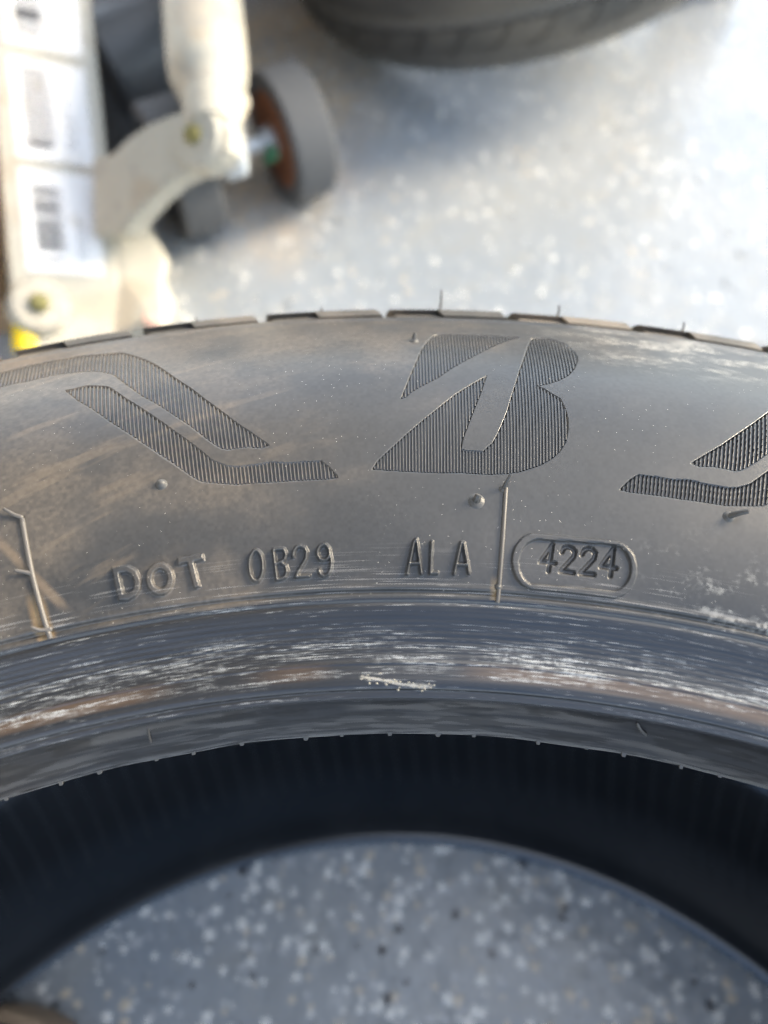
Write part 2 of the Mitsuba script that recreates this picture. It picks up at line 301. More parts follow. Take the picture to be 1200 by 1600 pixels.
# outlines on the sidewall: millimetres along the wall, millimetres across it from the rim line
DATA = {"B1": [[2.65, 36.94], [4.14, 42.54], [5.58, 48.53], [6.85, 54.33], [7.97, 58.24], [8.93, 60.65], [9.72, 61.55], [10.68, 61.87], [13.23, 62.13], [17.05, 62.13], [20.88, 62.2], [25.34, 62.45], [22.95, 59.89], [20.56, 57.11], [18.17, 53.75], [15.14, 49.95], [12.11, 46.41], [9.08, 42.67], [6.22, 40.28], [4.37, 38.6], [3.51, 37.38]], "B2": [[-2.66, 21.77], [-1.67, 23.31], [1.91, 26.94], [5.42, 30.68], [9.08, 34.55], [12.66, 38.67], [15.94, 41.88], [18.01, 43.92], [16.8, 38.74], [15.68, 35.0], [14.41, 30.91], [13.55, 28.22], [13.07, 25.76], [13.71, 25.51], [15.52, 25.5], [16.89, 25.38], [17.85, 26.5], [18.65, 27.25], [19.44, 28.89], [20.3, 31.16], [21.36, 34.44], [23.18, 42.37], [25.02, 50.9], [27.25, 62.0], [28.37, 62.56], [30.28, 62.93], [32.03, 61.59], [33.47, 60.33], [34.42, 57.11], [34.9, 54.0], [34.74, 51.9], [33.95, 48.7], [32.67, 45.88], [31.15, 44.16], [29.33, 42.89], [28.05, 42.13], [26.78, 41.66], [28.14, 40.82], [29.48, 39.5], [30.76, 38.52], [31.56, 35.88], [31.96, 33.46], [31.94, 31.16], [31.49, 28.5], [30.44, 26.47], [29.06, 24.94], [27.31, 23.65], [25.56, 22.81], [23.43, 21.96], [21.31, 21.47], [18.1, 21.14], [12.75, 21.24], [9.13, 21.08], [3.74, 21.28], [0.16, 21.53]], "L1": [[-112, 65.09], [-71.4, 65.09], [-68.69, 65.58], [-64.55, 66.12], [-60.24, 66.02], [-57.38, 66.01], [-54.35, 65.08], [-51.32, 64.07], [-48.93, 63.42], [-46.54, 60.54], [-44.15, 57.33], [-41.44, 53.29], [-38.73, 48.79], [-41.44, 53.29], [-38.09, 47.69], [-34.99, 43.42], [-31.97, 39.24], [-29.01, 35.63], [-26.14, 32.36], [-23.33, 29.7], [-20.79, 27.35], [-22.15, 26.95], [-24.44, 27.45], [-26.68, 27.38], [-28.05, 27.27], [-29.17, 27.7], [-30.28, 28.56], [-31.72, 30.04], [-34.58, 33.35], [-37.45, 36.42], [-40.32, 39.76], [-43.35, 43.04], [-46.54, 47.83], [-48.93, 52.01], [-50.2, 53.35], [-51.8, 54.74], [-54.19, 55.79], [-57.37, 56.52], [-60.24, 56.97], [-64.32, 56.4], [-67.1, 56.56], [-69.81, 56.38], [-112, 56.38]], "L2": [[-57.06, 48.83], [-55.78, 48.93], [-53.63, 49.25], [-51.0, 48.28], [-49.57, 47.49], [-47.97, 45.35], [-46.06, 42.63], [-43.1, 39.08], [-40.16, 35.64], [-40.16, 35.64], [-37.29, 32.36], [-34.49, 29.44], [-32.51, 27.27], [-30.87, 25.46], [-29.8, 24.82], [-28.37, 24.08], [-26.69, 23.74], [-23.33, 23.73], [-20.56, 24.07], [-17.69, 23.61], [-14.88, 23.71], [-13.18, 23.65], [-11.79, 23.68], [-10.36, 22.44], [-8.92, 20.7], [-8.77, 20.37], [-10.68, 20.24], [-13.47, 20.26], [-16.3, 20.31], [-19.13, 20.27], [-23.36, 20.36], [-26.73, 20.44], [-29.01, 20.85], [-31.24, 21.29], [-32.83, 21.67], [-34.52, 22.92], [-37.29, 25.55], [-40.0, 28.01], [-37.29, 25.71], [-40.0, 28.11], [-42.79, 30.93], [-45.58, 33.95], [-48.45, 37.02], [-51.48, 40.95], [-54.51, 44.66]], "R1": [[53.71, 28.07], [55.46, 29.91], [57.61, 32.42], [60.02, 34.96], [62.47, 37.75], [65.03, 40.57], [66.3, 42.09], [65.66, 32.17], [64.07, 30.64], [62.95, 29.58], [61.76, 28.59], [60.56, 28.05], [58.75, 27.92], [56.9, 28.02], [54.98, 27.88]], "R2": [[40.89, 20.99], [41.92, 22.01], [43.35, 23.3], [44.73, 23.95], [46.38, 24.22], [48.29, 24.36], [50.68, 24.36], [53.01, 24.04], [55.3, 23.85], [57.69, 24.08], [59.54, 24.31], [61.14, 24.84], [62.47, 25.62], [63.85, 27.03], [65.66, 28.74], [65.82, 22.87], [64.71, 22.21], [63.11, 21.46], [61.31, 21.06], [58.97, 20.7], [56.67, 20.8], [54.35, 20.92], [51.96, 20.62], [49.57, 20.54], [47.23, 20.76], [44.85, 20.79], [41.76, 20.82]], "strokes": {"D": [[[-48.52, 8.46], [-48.03, 4.05], [-46.86, 3.98], [-45.8, 4.3], [-45.1, 4.97], [-44.86, 6.27], [-45.33, 7.57], [-46.42, 8.39], [-48.52, 8.46]]], "O": [[[-39.05, 5.68], [-39.21, 5.21], [-39.42, 4.72], [-39.77, 4.34], [-40.19, 4.06], [-40.64, 3.89], [-41.17, 3.9], [-41.65, 4.03], [-42.07, 4.28], [-42.45, 4.66], [-42.71, 5.13], [-42.87, 5.66], [-42.87, 6.18], [-42.75, 6.69], [-42.52, 7.17], [-42.19, 7.56], [-41.76, 7.81], [-41.28, 7.95], [-40.8, 7.99], [-40.32, 7.87], [-39.88, 7.61], [-39.53, 7.24], [-39.25, 6.77], [-39.1, 6.25], [-39.05, 5.68]]], "T": [[[-37.61, 8.26], [-33.09, 8.51]], [[-35.47, 8.28], [-34.62, 3.74]]], "0": [[[-22.63, 6.11], [-22.66, 5.41], [-22.81, 4.84], [-23.04, 4.36], [-23.31, 3.99], [-23.59, 3.73], [-23.95, 3.72], [-24.26, 3.82], [-24.54, 4.07], [-24.78, 4.47], [-24.95, 4.98], [-25.02, 5.53], [-25.05, 6.19], [-24.98, 6.81], [-24.86, 7.46], [-24.62, 7.88], [-24.35, 8.25], [-24.07, 8.54], [-23.75, 8.61], [-23.43, 8.49], [-23.11, 8.13], [-22.88, 7.76], [-22.71, 7.25], [-22.63, 6.71], [-22.63, 6.11]]], "B": [[[-20.63, 8.45], [-20.24, 3.71]], [[-20.63, 8.45], [-19.51, 8.52], [-18.81, 8.48], [-18.38, 7.55], [-18.71, 6.72], [-19.44, 6.4], [-20.4, 6.1]], [[-19.44, 6.4], [-18.56, 5.7], [-18.33, 4.86], [-18.73, 4.04], [-19.5, 3.69], [-20.24, 3.64]]], "2": [[[-17.12, 7.15], [-16.99, 7.99], [-16.45, 8.58], [-15.78, 8.74], [-15.03, 8.42], [-14.66, 7.73], [-14.89, 6.55], [-15.67, 5.51], [-16.42, 4.6], [-16.78, 3.85], [-14.4, 3.86]]], "9": [[[-10.52, 7.23], [-10.61, 7.06], [-10.77, 6.72], [-11.0, 6.37], [-11.32, 6.26], [-11.66, 6.24], [-12.0, 6.31], [-12.27, 6.38], [-12.53, 6.77], [-12.68, 7.11], [-12.75, 7.59], [-12.67, 7.87], [-12.51, 8.2], [-12.27, 8.51], [-11.95, 8.6], [-11.63, 8.76], [-11.32, 8.8], [-11.0, 8.49], [-10.75, 8.16], [-10.6, 7.81], [-10.52, 7.23]], [[-10.52, 7.23], [-10.27, 6.07], [-10.44, 4.74], [-11.0, 3.91], [-11.75, 3.67], [-12.35, 4.06], [-12.56, 4.7]]], "A": [[[3.42, 3.76], [4.67, 8.84], [5.1, 9.29], [6.01, 3.82]], [[4.04, 5.39], [5.52, 5.43]]], "L": [[[7.87, 8.86], [7.65, 3.84], [8.88, 3.94]]], "A2": [[[11.95, 3.9], [13.14, 8.92], [13.55, 8.83], [14.66, 4.05]], [[12.67, 5.38], [14.02, 5.37]]], "4": [[[29.01, 5.32], [29.48, 9.66], [27.47, 6.73], [30.12, 6.63]]], "2b": [[[31.24, 8.63], [31.5, 9.28], [32.19, 9.58], [32.99, 9.41], [33.54, 8.89], [33.37, 8.07], [32.54, 7.1], [31.15, 5.51], [33.47, 5.42]]], "2c": [[[34.8, 8.56], [35.06, 9.23], [35.77, 9.65], [36.6, 9.57], [37.13, 9.01], [36.98, 8.14], [36.18, 7.18], [34.66, 5.48], [37.13, 5.51]]], "4b": [[[40.03, 5.61], [40.27, 10.15], [38.19, 6.99], [40.91, 6.93]]]}, "ring_out": [[26.46, 2.15], [25.31, 2.33], [24.86, 2.52], [24.38, 2.71], [24.0, 3.01], [23.63, 3.34], [23.27, 3.68], [23.01, 4.12], [22.79, 4.59], [22.57, 5.02], [22.47, 5.58], [22.35, 6.01], [22.31, 6.51], [22.35, 7.04], [22.43, 7.55], [22.57, 8.05], [22.79, 8.62], [23.0, 8.99], [23.27, 9.37], [23.59, 9.73], [23.98, 10.17], [24.38, 10.52], [24.8, 10.73], [25.25, 10.93], [25.71, 11.08], [40.42, 11.24], [40.96, 11.18], [41.49, 11.07], [41.99, 10.87], [42.47, 10.6], [42.87, 10.19], [43.31, 9.88], [43.67, 9.46], [43.94, 8.94], [44.15, 8.37], [44.34, 7.86], [44.44, 7.28], [44.47, 6.68], [44.47, 6.14], [44.34, 5.55], [44.15, 4.97], [43.94, 4.47], [43.67, 4.0], [43.3, 3.54], [42.87, 3.13], [42.45, 2.81], [41.96, 2.54], [41.44, 2.33], [40.91, 2.2], [39.45, 2.13]], "ring_in": [[25.93, 2.99], [25.56, 3.15], [25.21, 3.35], [24.86, 3.56], [24.59, 3.87], [24.33, 4.17], [24.11, 4.51], [23.91, 4.85], [23.75, 5.21], [23.67, 5.65], [23.62, 6.05], [23.59, 6.43], [23.64, 6.88], [23.71, 7.28], [23.84, 7.68], [24.0, 8.07], [24.23, 8.5], [24.44, 8.77], [24.7, 9.06], [25.02, 9.38], [25.34, 9.59], [25.7, 9.81], [26.07, 9.97], [26.46, 10.11], [40.12, 10.58], [40.56, 10.54], [40.99, 10.43], [41.44, 10.34], [41.76, 9.97], [42.15, 9.76], [42.47, 9.42], [42.71, 8.99], [42.97, 8.63], [43.15, 8.19], [43.28, 7.72], [43.35, 7.25], [43.35, 6.75], [43.35, 6.32], [43.21, 5.8], [43.05, 5.35], [42.87, 4.95], [42.55, 4.51], [42.28, 4.18], [41.92, 3.87], [41.55, 3.63], [41.12, 3.41], [40.71, 3.29], [40.26, 3.21]], "seamR": [[20.99, 18.6], [20.17, 2.03], [20.02, -0.31]], "seamL": [[-63.43, 20.14], [-62.63, 10.52], [-61.84, 4.3], [-61.47, 1.46], [-61.2, 0.0]], "crossL": [[[-63.27, 20.31], [-64.55, 21.0], [-65.98, 22.25]], [[-62.48, 10.49], [-63.59, 11.0], [-65.08, 11.53]], [[-60.64, 1.45], [-62.47, 1.6], [-63.75, 2.35]]], "spews": [[-39.74, 22.04], [5.26, 57.69], [15.78, 16.15], [20.56, 18.58], [59.45, 18.53], [20.08, 2.13]], "toe_nubs": [[-6.44, -0.39], [12.43, -0.26]]}
tyre = thing('tyre', 'used black car tyre with raised lettering and hatched emblems, filling the foreground', 'tyre')
TF = 0.392
DU = 0.13
tf = np.arange(-TF, TF, DU / REF); ns = 420
sp, ss = curve(SIDE, ns); sd_ = np.gradient(sp, ss, axis=0)
nrm = np.c_[-sd_[:, 1], sd_[:, 0]] / np.hypot(sd_[:, 0], sd_[:, 1])[:, None]
Ug, Sg = np.meshgrid(tf * REF, ss, indexing='ij')
Hg = np.zeros_like(Ug); ID = np.zeros(Ug.shape, int)
def sst(a, b, x): t = np.clip((x - a) / (b - a), 0, 1); return t * t * (3 - 2 * t)
def sdist(poly, pad):
    """signed distance (mm, negative inside) on the grid nodes near the polygon"""
    x0, y0, x1, y1 = poly.bounds
    i0, i1 = np.searchsorted(tf * REF, [x0 - pad, x1 + pad]); j0, j1 = np.searchsorted(ss, [y0 - pad, y1 + pad])
    sl = (slice(i0, i1), slice(j0, j1)); u, v = Ug[sl], Sg[sl]
    pts = shapely.points(u.ravel(), v.ravel()); shapely.prepare(poly)
    d = shapely.distance(poly.boundary, pts); ins = shapely.contains_xy(poly, u.ravel(), v.ravel())
    return sl, np.where(ins, -d, d).reshape(u.shape), u, v
names = {}
def smooth_poly(pts, it=2):
    p = np.asarray(pts, float)
    return Polygon(p).buffer(0)
def emblem(idx, pts, name, label, pitch, slope, depth=.34, base=False):
    sl, d, u, v = sdist(smooth_poly(pts), .6)
    rec = sst(.13, -.13, d); Hg[sl] += -depth * rec
    ID[sl][d < .10] = idx; names[idx] = (name, label); ridges[idx] = (smooth_poly(pts).buffer(-.04), pitch, slope, depth)
ridges = {}
def ridge_mesh(poly, pitch, slope, depth):
    """fine upright ribs on the sunken floor of an emblem"""
    x0, y0, x1, y1 = poly.bounds; out = []
    cs = [u - slope * v for u in (x0, x1) for v in (y0, y1)]
    prof = [(-.170, -depth - .03), (-.15, -depth * .55), (-.12, -.05), (-.09, -.01), (.09, -.01), (.12, -.05), (.15, -depth * .55), (.170, -depth - .03)]
    rg = np.random.default_rng(int(abs(x0) * 10))
    for k in range(int(min(cs) / pitch), int(max(cs) / pitch) + 1):
        c = k * pitch
        if c + slope * 30 < -96 or c + slope * 30 > 96: continue
        g = LineString([(c + slope * (y0 - 1), y0 - 1), (c + slope * (y1 + 1), y1 + 1)]).intersection(poly)
        for ln in (g.geoms if hasattr(g, 'geoms') else [g]):
            if ln.is_empty or ln.length < .25: continue
            (ua, va), (ub, vb) = ln.coords[0], ln.coords[-1]; n = max(3, int(abs(vb - va) / 1.6) + 2); V, F = [], []
            hs = rg.normal(0, .02, n)
            for q in range(n):
                t = q / (n - 1); u_, v_ = ua + (ub - ua) * t, va + (vb - va) * t
                for dx, h in prof: V.append(surf(u_ + dx, v_, h + (hs[q] if h > -.1 else 0) + .075 * math.sin(u_ * .11 + .6) * math.sin(v_ * .13)))
            for q in range(n - 1):
                for m in range(7):
                    a = q * 8 + m; F += [[a, a + 8, a + 9], [a, a + 9, a + 1]]
            for m in range(1, 7): F += [[0, m, m + 1], [(n - 1) * 8, (n - 1) * 8 + m + 1, (n - 1) * 8 + m]]
            U = [[ua + (ub - ua) * (q // 8) / (n - 1), va + (vb - va) * (q // 8) / (n - 1)] for q in range(n * 8)]
            out.append((np.array(V), np.array(F), np.array(U)))
    return cat(out)
MIR = lambda P: [[2 * 16.1 - u, s] for u, s in P]
emblem(1, DATA['B1'], 'emblem', 'upper stroke of the hatched letter B emblem', .563, 0.0)
emblem(2, DATA['B2'], 'emblem', 'main body of the hatched letter B emblem', .563, 0.0)
emblem(3, DATA['L1'], 'emblem', 'outer hatched band left of the letter B', .67, -.10)
emblem(4, DATA['L2'], 'emblem', 'inner hatched band left of the letter B', .67, -.08)
emblem(5, MIR(DATA['L1']), 'emblem', 'outer hatched band right of the letter B', .67, .08)
emblem(6, MIR(DATA['L2']), 'emblem', 'inner hatched band right of the letter B', .67, .06)
def stroke(paths, w): return shapely.unary_union([LineString(p).buffer(w / 2, join_style='mitre' if w > .9 else 'round', cap_style='flat' if w > .9 else 'round') for p in paths])
def raise_(idx, poly, h, soft, name, label, r0=None):
    sl, d, u, v = sdist(poly, .8)
    Hg[sl] += h * sst(soft, -soft, d) if r0 is None else h * sst(soft, -r0, d)
    ID[sl][d < soft * .9] = idx; names[idx] = (name, label)
ST = DATA['strokes']
for n_, (k, txt) in enumerate([('D', 'D'), ('O', 'O'), ('T', 'T')]):
    raise_(10 + n_, stroke(ST[k], 1.08), .68, .12, 'letter', f'raised broad letter {txt} of the word DOT')
for n_, (k, txt) in enumerate([('0', 'digit 0 of 0B29'), ('B', 'letter B of 0B29'), ('2', 'digit 2 of 0B29'), ('9', 'digit 9 of 0B29'), ('A', 'first letter A of ALA'), ('L', 'letter L of ALA, its foot nearly gone'), ('A2', 'last letter A of ALA')]):
    raise_(20 + n_, stroke(ST[k], .50), .80, .20, 'letter', f'raised narrow {txt}', r0=.22)
ring_o, ring_i = Polygon(DATA['ring_out']).buffer(0), Polygon(DATA['ring_in']).buffer(0)
ring_o = ring_o.buffer(.6).buffer(-.6); ring_i = ring_i.buffer(-.5).buffer(.5)
sl, d, u, v = sdist(ring_o, .8); Hg[sl] += .60 * sst(.14, -.08, d); ID[sl][d < .14] = 30; names[30] = ('date_frame', 'raised rounded frame round the digits 4224')
sl, d, u, v = sdist(ring_i, .8); Hg[sl] += -.62 * sst(.14, -.08, d); ID[sl][d < .0] = 31; names[31] = ('date_plate', 'sunken plate with the digits 4224')
for n_, (k, txt) in enumerate([('4', 'first digit 4'), ('2b', 'first digit 2'), ('2c', 'second digit 2'), ('4b', 'last digit 4')]):
    raise_(40 + n_, stroke(ST[k], .62), -.65, .16, 'digit', f'sunken {txt} of 4224', r0=.10)
# shallow warps of the wall and the step at the rim line
Hg += .25 * np.sin(Ug * .11 + .6) * np.sin(Sg * .13) * .3
Hg += -.45 * np.exp(-((Sg - .9) / .30) ** 2) + .12 * np.exp(-((Sg - 1.7) / .4) ** 2)
Hg += -.30 * np.exp(-((Sg - 74.2) / .35) ** 2) + .10 * np.exp(-((Sg - 73.2) / .5) ** 2)
Rg = sp[:, 0] + nrm[:, 0] * Hg; Zg = sp[:, 1] + nrm[:, 1] * Hg
tg = Ug / REF
Vf = np.stack([Rg * np.sin(tg), Rg * np.cos(tg), Zg + Z0], -1).reshape(-1, 3) * MM
m_, n_ = Ug.shape
ii, jj = np.meshgrid(np.arange(m_ - 1), np.arange(n_ - 1), indexing='ij'); aa = (ii * n_ + jj).ravel()
Ff = np.vstack([np.c_[aa, aa + n_, aa + n_ + 1], np.c_[aa, aa + n_ + 1, aa + 1]])
idf = np.r_[ID[ii, jj].ravel(), ID[ii, jj].ravel()]
UVf = np.stack([Ug, Sg], -1).reshape(-1, 2)
def sub(sel):
    f = Ff[sel]; k, inv = np.unique(f, return_inverse=True); return Vf[k], inv.reshape(-1, 3), UVf[k]
coarse_t = np.linspace(tf[-1], 2 * math.pi + tf[0], 300)
v, f, uv = cat([sub(idf == 0), revolve(sp[::6].tolist() + [sp[-1].tolist()], coarse_t, np.r_[ss[::6], ss[-1]])])
part(tyre, 'sidewall', tm(v, f), 'mat_sidewall', smooth=True, uv=uv, label='worn upper sidewall with brown dust and pale scuffs')
for k, (nm, lab) in names.items():
    sel = idf == k
    if not sel.any(): continue
    v, f, uv = sub(sel)
    par = tyre if nm != 'digit' else tyre + '__date_plate'
    made = part(par, nm, tm(v, f), 'mat_sidewall', smooth=True, uv=uv, label=lab)
    if k in ridges:
        v, f, uv = ridge_mesh(*ridges[k]); part(made, 'ribs', tm(v, f), 'mat_sidewall', smooth=True, uv=uv, label='fine upright rubber ribs', kind='stuff')
# bead
tb = np.arange(-.44, .44, .45 / 210); bp, bs = curve(BEAD, 230)
fine = revolve(bp, tb, bs)
def bead_h(u, s):
    h = .30 * np.exp(-((s - 12.6) / .35) ** 2) - .22 * np.exp(-((s - 13.6) / .3) ** 2) + .12 * np.exp(-((s - 18.0) / .22) ** 2) - .22 * np.exp(-((s - 27.5) / .3) ** 2)
    h += .018 * np.sin(s * 7 + .6 * np.sin(u * .05)) * np.exp(-((s - 20) / 5) ** 2)
    return h + .18 * np.sin(u * .19 + .7) * np.sin(u * .043) * np.exp(-((s - 1) / 2.0) ** 2)
bd = np.gradient(bp, bs, axis=0); bn = np.c_[-bd[:, 1], bd[:, 0]] / np.hypot(bd[:, 0], bd[:, 1])[:, None]
Tb, Sb = np.meshgrid(tb, bs, indexing='ij'); Hb = bead_h(Tb * REF, Sb)
Rb = bp[:, 0] + bn[:, 0] * Hb; Zb = bp[:, 1] + bn[:, 1] * Hb
fine = (np.stack([Rb * np.sin(Tb), Rb * np.cos(Tb), Zb + Z0], -1).reshape(-1, 3) * MM, fine[1], fine[2])
v, f, uv = cat([fine, revolve(bp[::8].tolist() + [bp[-1].tolist()], np.linspace(tb[-1], 2 * math.pi + tb[0], 260), np.r_[bs[::8], bs[-1]])])
bead = part(tyre, 'bead', tm(v, f), 'mat_bead', smooth=True, uv=uv, label='dark shiny bead streaked with white paste and a brown stain')
nubs = []
for k in range(-40, 41):
    a = k * 8.0 / 203 + .006 * math.sin(k * 2.3) + .004 * math.sin(k * 5.1); r, z = 203.15 + .15 * math.sin(k * 3.7), .15
    c = np.array([r * math.sin(a), r * math.cos(a), z + Z0]); ra = np.array([math.sin(a), math.cos(a), 0]); ta = np.array([math.cos(a), -math.sin(a), 0])
    nubs.append(rbox([(c + i * (.42 + .2 * math.sin(k * 1.9)) * ta + .3 * ra + k2 * .45 * np.array([0, 0, 1])) * MM for i in (-1, 1) for k2 in (-1, 1)] + [(c - .45 * ra + i * .2 * ta) * MM for i in (-1, 1)], .00012))
part(bead, 'flash_nubs', join(nubs), 'mat_whisker', label='row of tiny rubber nubs along the bead toe', kind='stuff')
# inner liner, tread body and lower side
LIN = [(203, 0), (204.6, -1.0), (208, -.6), (214, 1.5), (224, 5.5), (236, 9.2), (250, 10.5), (264, 7), (276, -2), (285, -14), (290.5, -30), (293, -52), (294, -80.3)]
lin = LIN + low(LIN[-2::-1])
lp, ls = curve(lin, 150)
v, f, uv = revolve(lp, np.linspace(-math.pi, math.pi, 361), ls)
liner = part(tyre, 'inner_liner', tm(v, f[:, ::-1]), 'mat_liner', smooth=True, uv=uv, label='smooth dark inner liner')
ribs = []
for k in range(190):
    a0 = 2 * math.pi * k / 190; pts = []
    for q in range(12, 139, 3):
        r, z = lp[q]; a = a0 + .0011 * (q - 75) + .0004 * (q - 75) * math.sin(q * .04); pts.append(np.array([(r - .05) * math.sin(a), (r - .05) * math.cos(a), z + Z0]) * MM)
    ribs.append(tube(pts, .00058, 5))
_c = np.array([295.5 * math.sin(-.32), 288 * math.cos(-.32), -60 + Z0]) * MM
part(liner, 'rubber_pip', lathe([(.0024, -.002), (.0022, .0006), (.0012, .0014), (0, .0015)], np.array([290.0 * math.sin(-.33), 290.0 * math.cos(-.33), Z0 - 128]) * MM, np.array([math.sin(.33), -math.cos(.33), .25]), 14), 'mat_wheel', smooth=40, label='small grey lump stuck to the liner')
part(liner, 'vent_ribs', join(ribs), 'mat_rib', smooth=True, label='thin slanting moulded lines across the liner', kind='stuff')
lowb, _ = curve(low(BEAD), 50); lows, _ = curve(low(SIDE), 60)
v, f, uv = revolve(lowb, np.linspace(-math.pi, math.pi, 361)); part(tyre, 'lower_bead', tm(v, f[:, ::-1]), 'mat_bead', smooth=True, uv=uv)
v, f, uv = revolve(lows, np.linspace(-math.pi, math.pi, 361)); part(tyre, 'lower_sidewall', tm(v, f[:, ::-1]), 'mat_sidewall', smooth=True, uv=uv)
half = [(292.6, 8.0), (294.2, 5.6), (295.6, 2.0), (297.2, -5), (298.8, -14), (299.6, -22), (300.0, -34), (300.0, -35), (294, -36), (294, -45), (300.6, -46), (301, -68), (295, -69), (295, -79), (301.2, -80.3)]
trd = half + [(r, -W - z) for r, z in half[-2::-1]]
v, f, uv = revolve(trd, np.linspace(-math.pi, math.pi, 361)); tread = part(tyre, 'tread', tm(v, f), 'mat_tread', smooth=25, label='tread with worn shoulder blocks')
PITCHES = 66
def sector(a0, a1, prof, n=7, skew=-.0016):
    """solid of the closed profile (r, z) over the angles, ends capped"""
    pr = np.asarray(prof, float); m = len(pr); V = []; F = []
    for a in np.linspace(a0, a1, n):
        for r, z in pr: b = a + skew * min(max(r - 296.5, -3), 4); V.append([r * math.sin(b), r * math.cos(b), z + Z0])
    for i in range(n - 1):
        for k in range(m):
            a, b = i * m + k, i * m + (k + 1) % m
            F += [[a, b, b + m], [a, b + m, a + m]]


    for i, fl in ((0, 0), (n - 1, 1)):
        cen = np.mean(V[i * m:(i + 1) * m], axis=0).tolist(); V.append(cen); ci = len(V) - 1
        for k in range(m):
            a, b = i * m + k, i * m + (k + 1) % m; F.append([ci, a, b] if fl else [ci, b, a])
    mesh = tm(np.array(V) * MM, F); trimesh.repair.fix_normals(mesh); return mesh
BLK = [(293.9, 3.0), (294.1, 7.1), (297.0, 6.1), (299.0, 3.9), (301, 0.6), (303.6, -12), (304.4, -33), (298, -33)]
REC = [(292.9, 3.5), (293.1, 6.9), (296.9, 4.6), (297.1, 5.8), (298.0, 5.1), (299.0, 3.9), (301, 0.6), (303.6, -12), (304.4, -33), (298, -33)]
dA = 2 * math.pi / PITCHES; A0 = -.0022
for k in range(PITCHES):
    a = A0 + k * dA
    blk = part(tread, 'shoulder_block', sector(a + dA * .46, a + dA * .965, BLK), 'mat_tread', smooth=30)
    blk = part(tread, 'shoulder_pocket', sector(a + dA * .10, a + dA * .455, REC), 'mat_tread', smooth=30)
# mould seams, whiskers and pips of rubber
def on(P, h=0.1): return [surf(u, s, h) for u, s in P]
def dense(P, n=24):
    P = np.asarray(P, float); d = np.r_[0, np.cumsum(np.hypot(*np.diff(P, axis=0).T))]; q = np.linspace(0, d[-1], n)
    return np.c_[np.interp(q, d, P[:, 0]), np.interp(q, d, P[:, 1])]
seamR = part(tyre, 'mould_seam', tube(on(dense(DATA['seamR']), .28), .00036, 8), 'mat_seam', smooth=True, label='straight moulded rib left of the framed digits')
seamL = part(tyre, 'mould_seam', tube(on(dense(DATA['seamL']), .28), .00044, 8), 'mat_seam', smooth=True, label='moulded rib with three whiskers at the left')
for P in DATA['crossL']:
    q = dense(P, 9); part(seamL, 'whisker', tube([surf(u, s, .2 + .9 * i / 8) for i, (u, s) in enumerate(q)], np.linspace(.00042, .00026, 9), 8), 'mat_seam', smooth=True)
def dome(u, s, r, h):
    c = surf(u, s); nn = surf(u, s, 1) - c; nn /= np.linalg.norm(nn)
    return lathe([(r * 1.5, -.0001), (r * 1.15, h * .25), (r, h * .6), (r * .6, h * .92), (0, h)], c, nn, 14)
def whisker(parent, u, s, bend, L, r=.00030):
    c = surf(u, s); e = surf(u + bend[0], s + bend[1], L); mid = surf(u + bend[0] * .3, s + bend[1] * .3, L * .75)
    q = [(1 - t) ** 2 * c + 2 * t * (1 - t) * mid + t * t * e for t in np.linspace(0, 1, 9)]
    return part(parent, 'whisker', join([tube(q, np.linspace(r * 1.4, r, 9), 8), dome(u, s, r * 2.0, .0005)]), 'mat_whisker', smooth=40)
SPW = DATA['spews']
part(tyre, 'rubber_pip', dome(*SPW[0], .00075, .0009), 'mat_whisker', smooth=40)
whisker(tyre, *SPW[1], (.3, .5), 1.4, .0004)
whisker(tyre, *SPW[2], (.3, .7), 1.2, .00055)
whisker(seamR, *SPW[3], (1.0, 1.6), 2.2)
whisker(tyre, *SPW[4], (2.4, .6), 2.0, .00038)
part(seamR, 'rubber_pip', dome(SPW[5][0], SPW[5][1], .0005, .0007), 'mat_whisker', smooth=40)
def bsurf(u, s, h=0.):
    pr = np.array([np.interp(s, bs, bp[:, 0]), np.interp(s, bs, bp[:, 1])]); nr = np.array([np.interp(s, bs, bn[:, 0]), np.interp(s, bs, bn[:, 1])])
    r, z = pr + nr * h; t = u / REF; return np.array([r * math.sin(t), r * math.cos(t), z + Z0]) * MM
part(bead, 'whisker', tube([bsurf(47.9, 11.4, .1), bsurf(48.6, 10.7, .45), bsurf(49.6, 9.8, .5), bsurf(50.6, 8.9, .3)], .00022, 7), 'mat_whisker', smooth=True)
part(bead, 'whisker', tube([bsurf(-47.2, 10.8, .0), bsurf(-47.5, 9.2, .4), bsurf(-47.9, 7.2, .35)], .0002, 7), 'mat_whisker', smooth=True)
rc = np.random.default_rng(12); crust = []
for k in range(36):
    q = k / 35; m = trimesh.creation.icosphere(1, 1.0); m.vertices *= rc.uniform(.75, 1.2, (len(m.vertices), 1)); m.apply_scale([rc.uniform(.00010, .00030) * (1.2 - .5 * q), rc.uniform(.0001, .00020), .00010])
    m.apply_translation(bsurf(-5.5 + 14 * q + rc.normal(0, .5), 15.9 - 1.2 * math.sin(q * 2.6) * q - .8 * q + rc.normal(0, .26) * (1 + 1.6 * q), .03)); crust.append(m)
part(bead, 'paste_crust', join(crust), 'mat_paste', smooth=False, label='crumbly pale smear of dried paste', kind='stuff')
# stray rubber hairs on the shoulder
for (px_u, hgt) in ((-12.8, 1.0), (10.9, 3.8), (34.0, 2.2), (58.0, 1.8), (-37.5, 1.0)):
    t = px_u / REF; r0 = 298.0
    b = np.array([r0 * math.sin(t), r0 * math.cos(t), 4.5 + Z0]) * MM; e = b + np.array([.0004, hgt * .0009, hgt * .0009])
    part(tread, 'whisker', tube([b, (b + e) / 2 + np.array([.0002, 0, .0001]), e], [.0003, .00026, .0002], 7), 'mat_whisker', smooth=True)

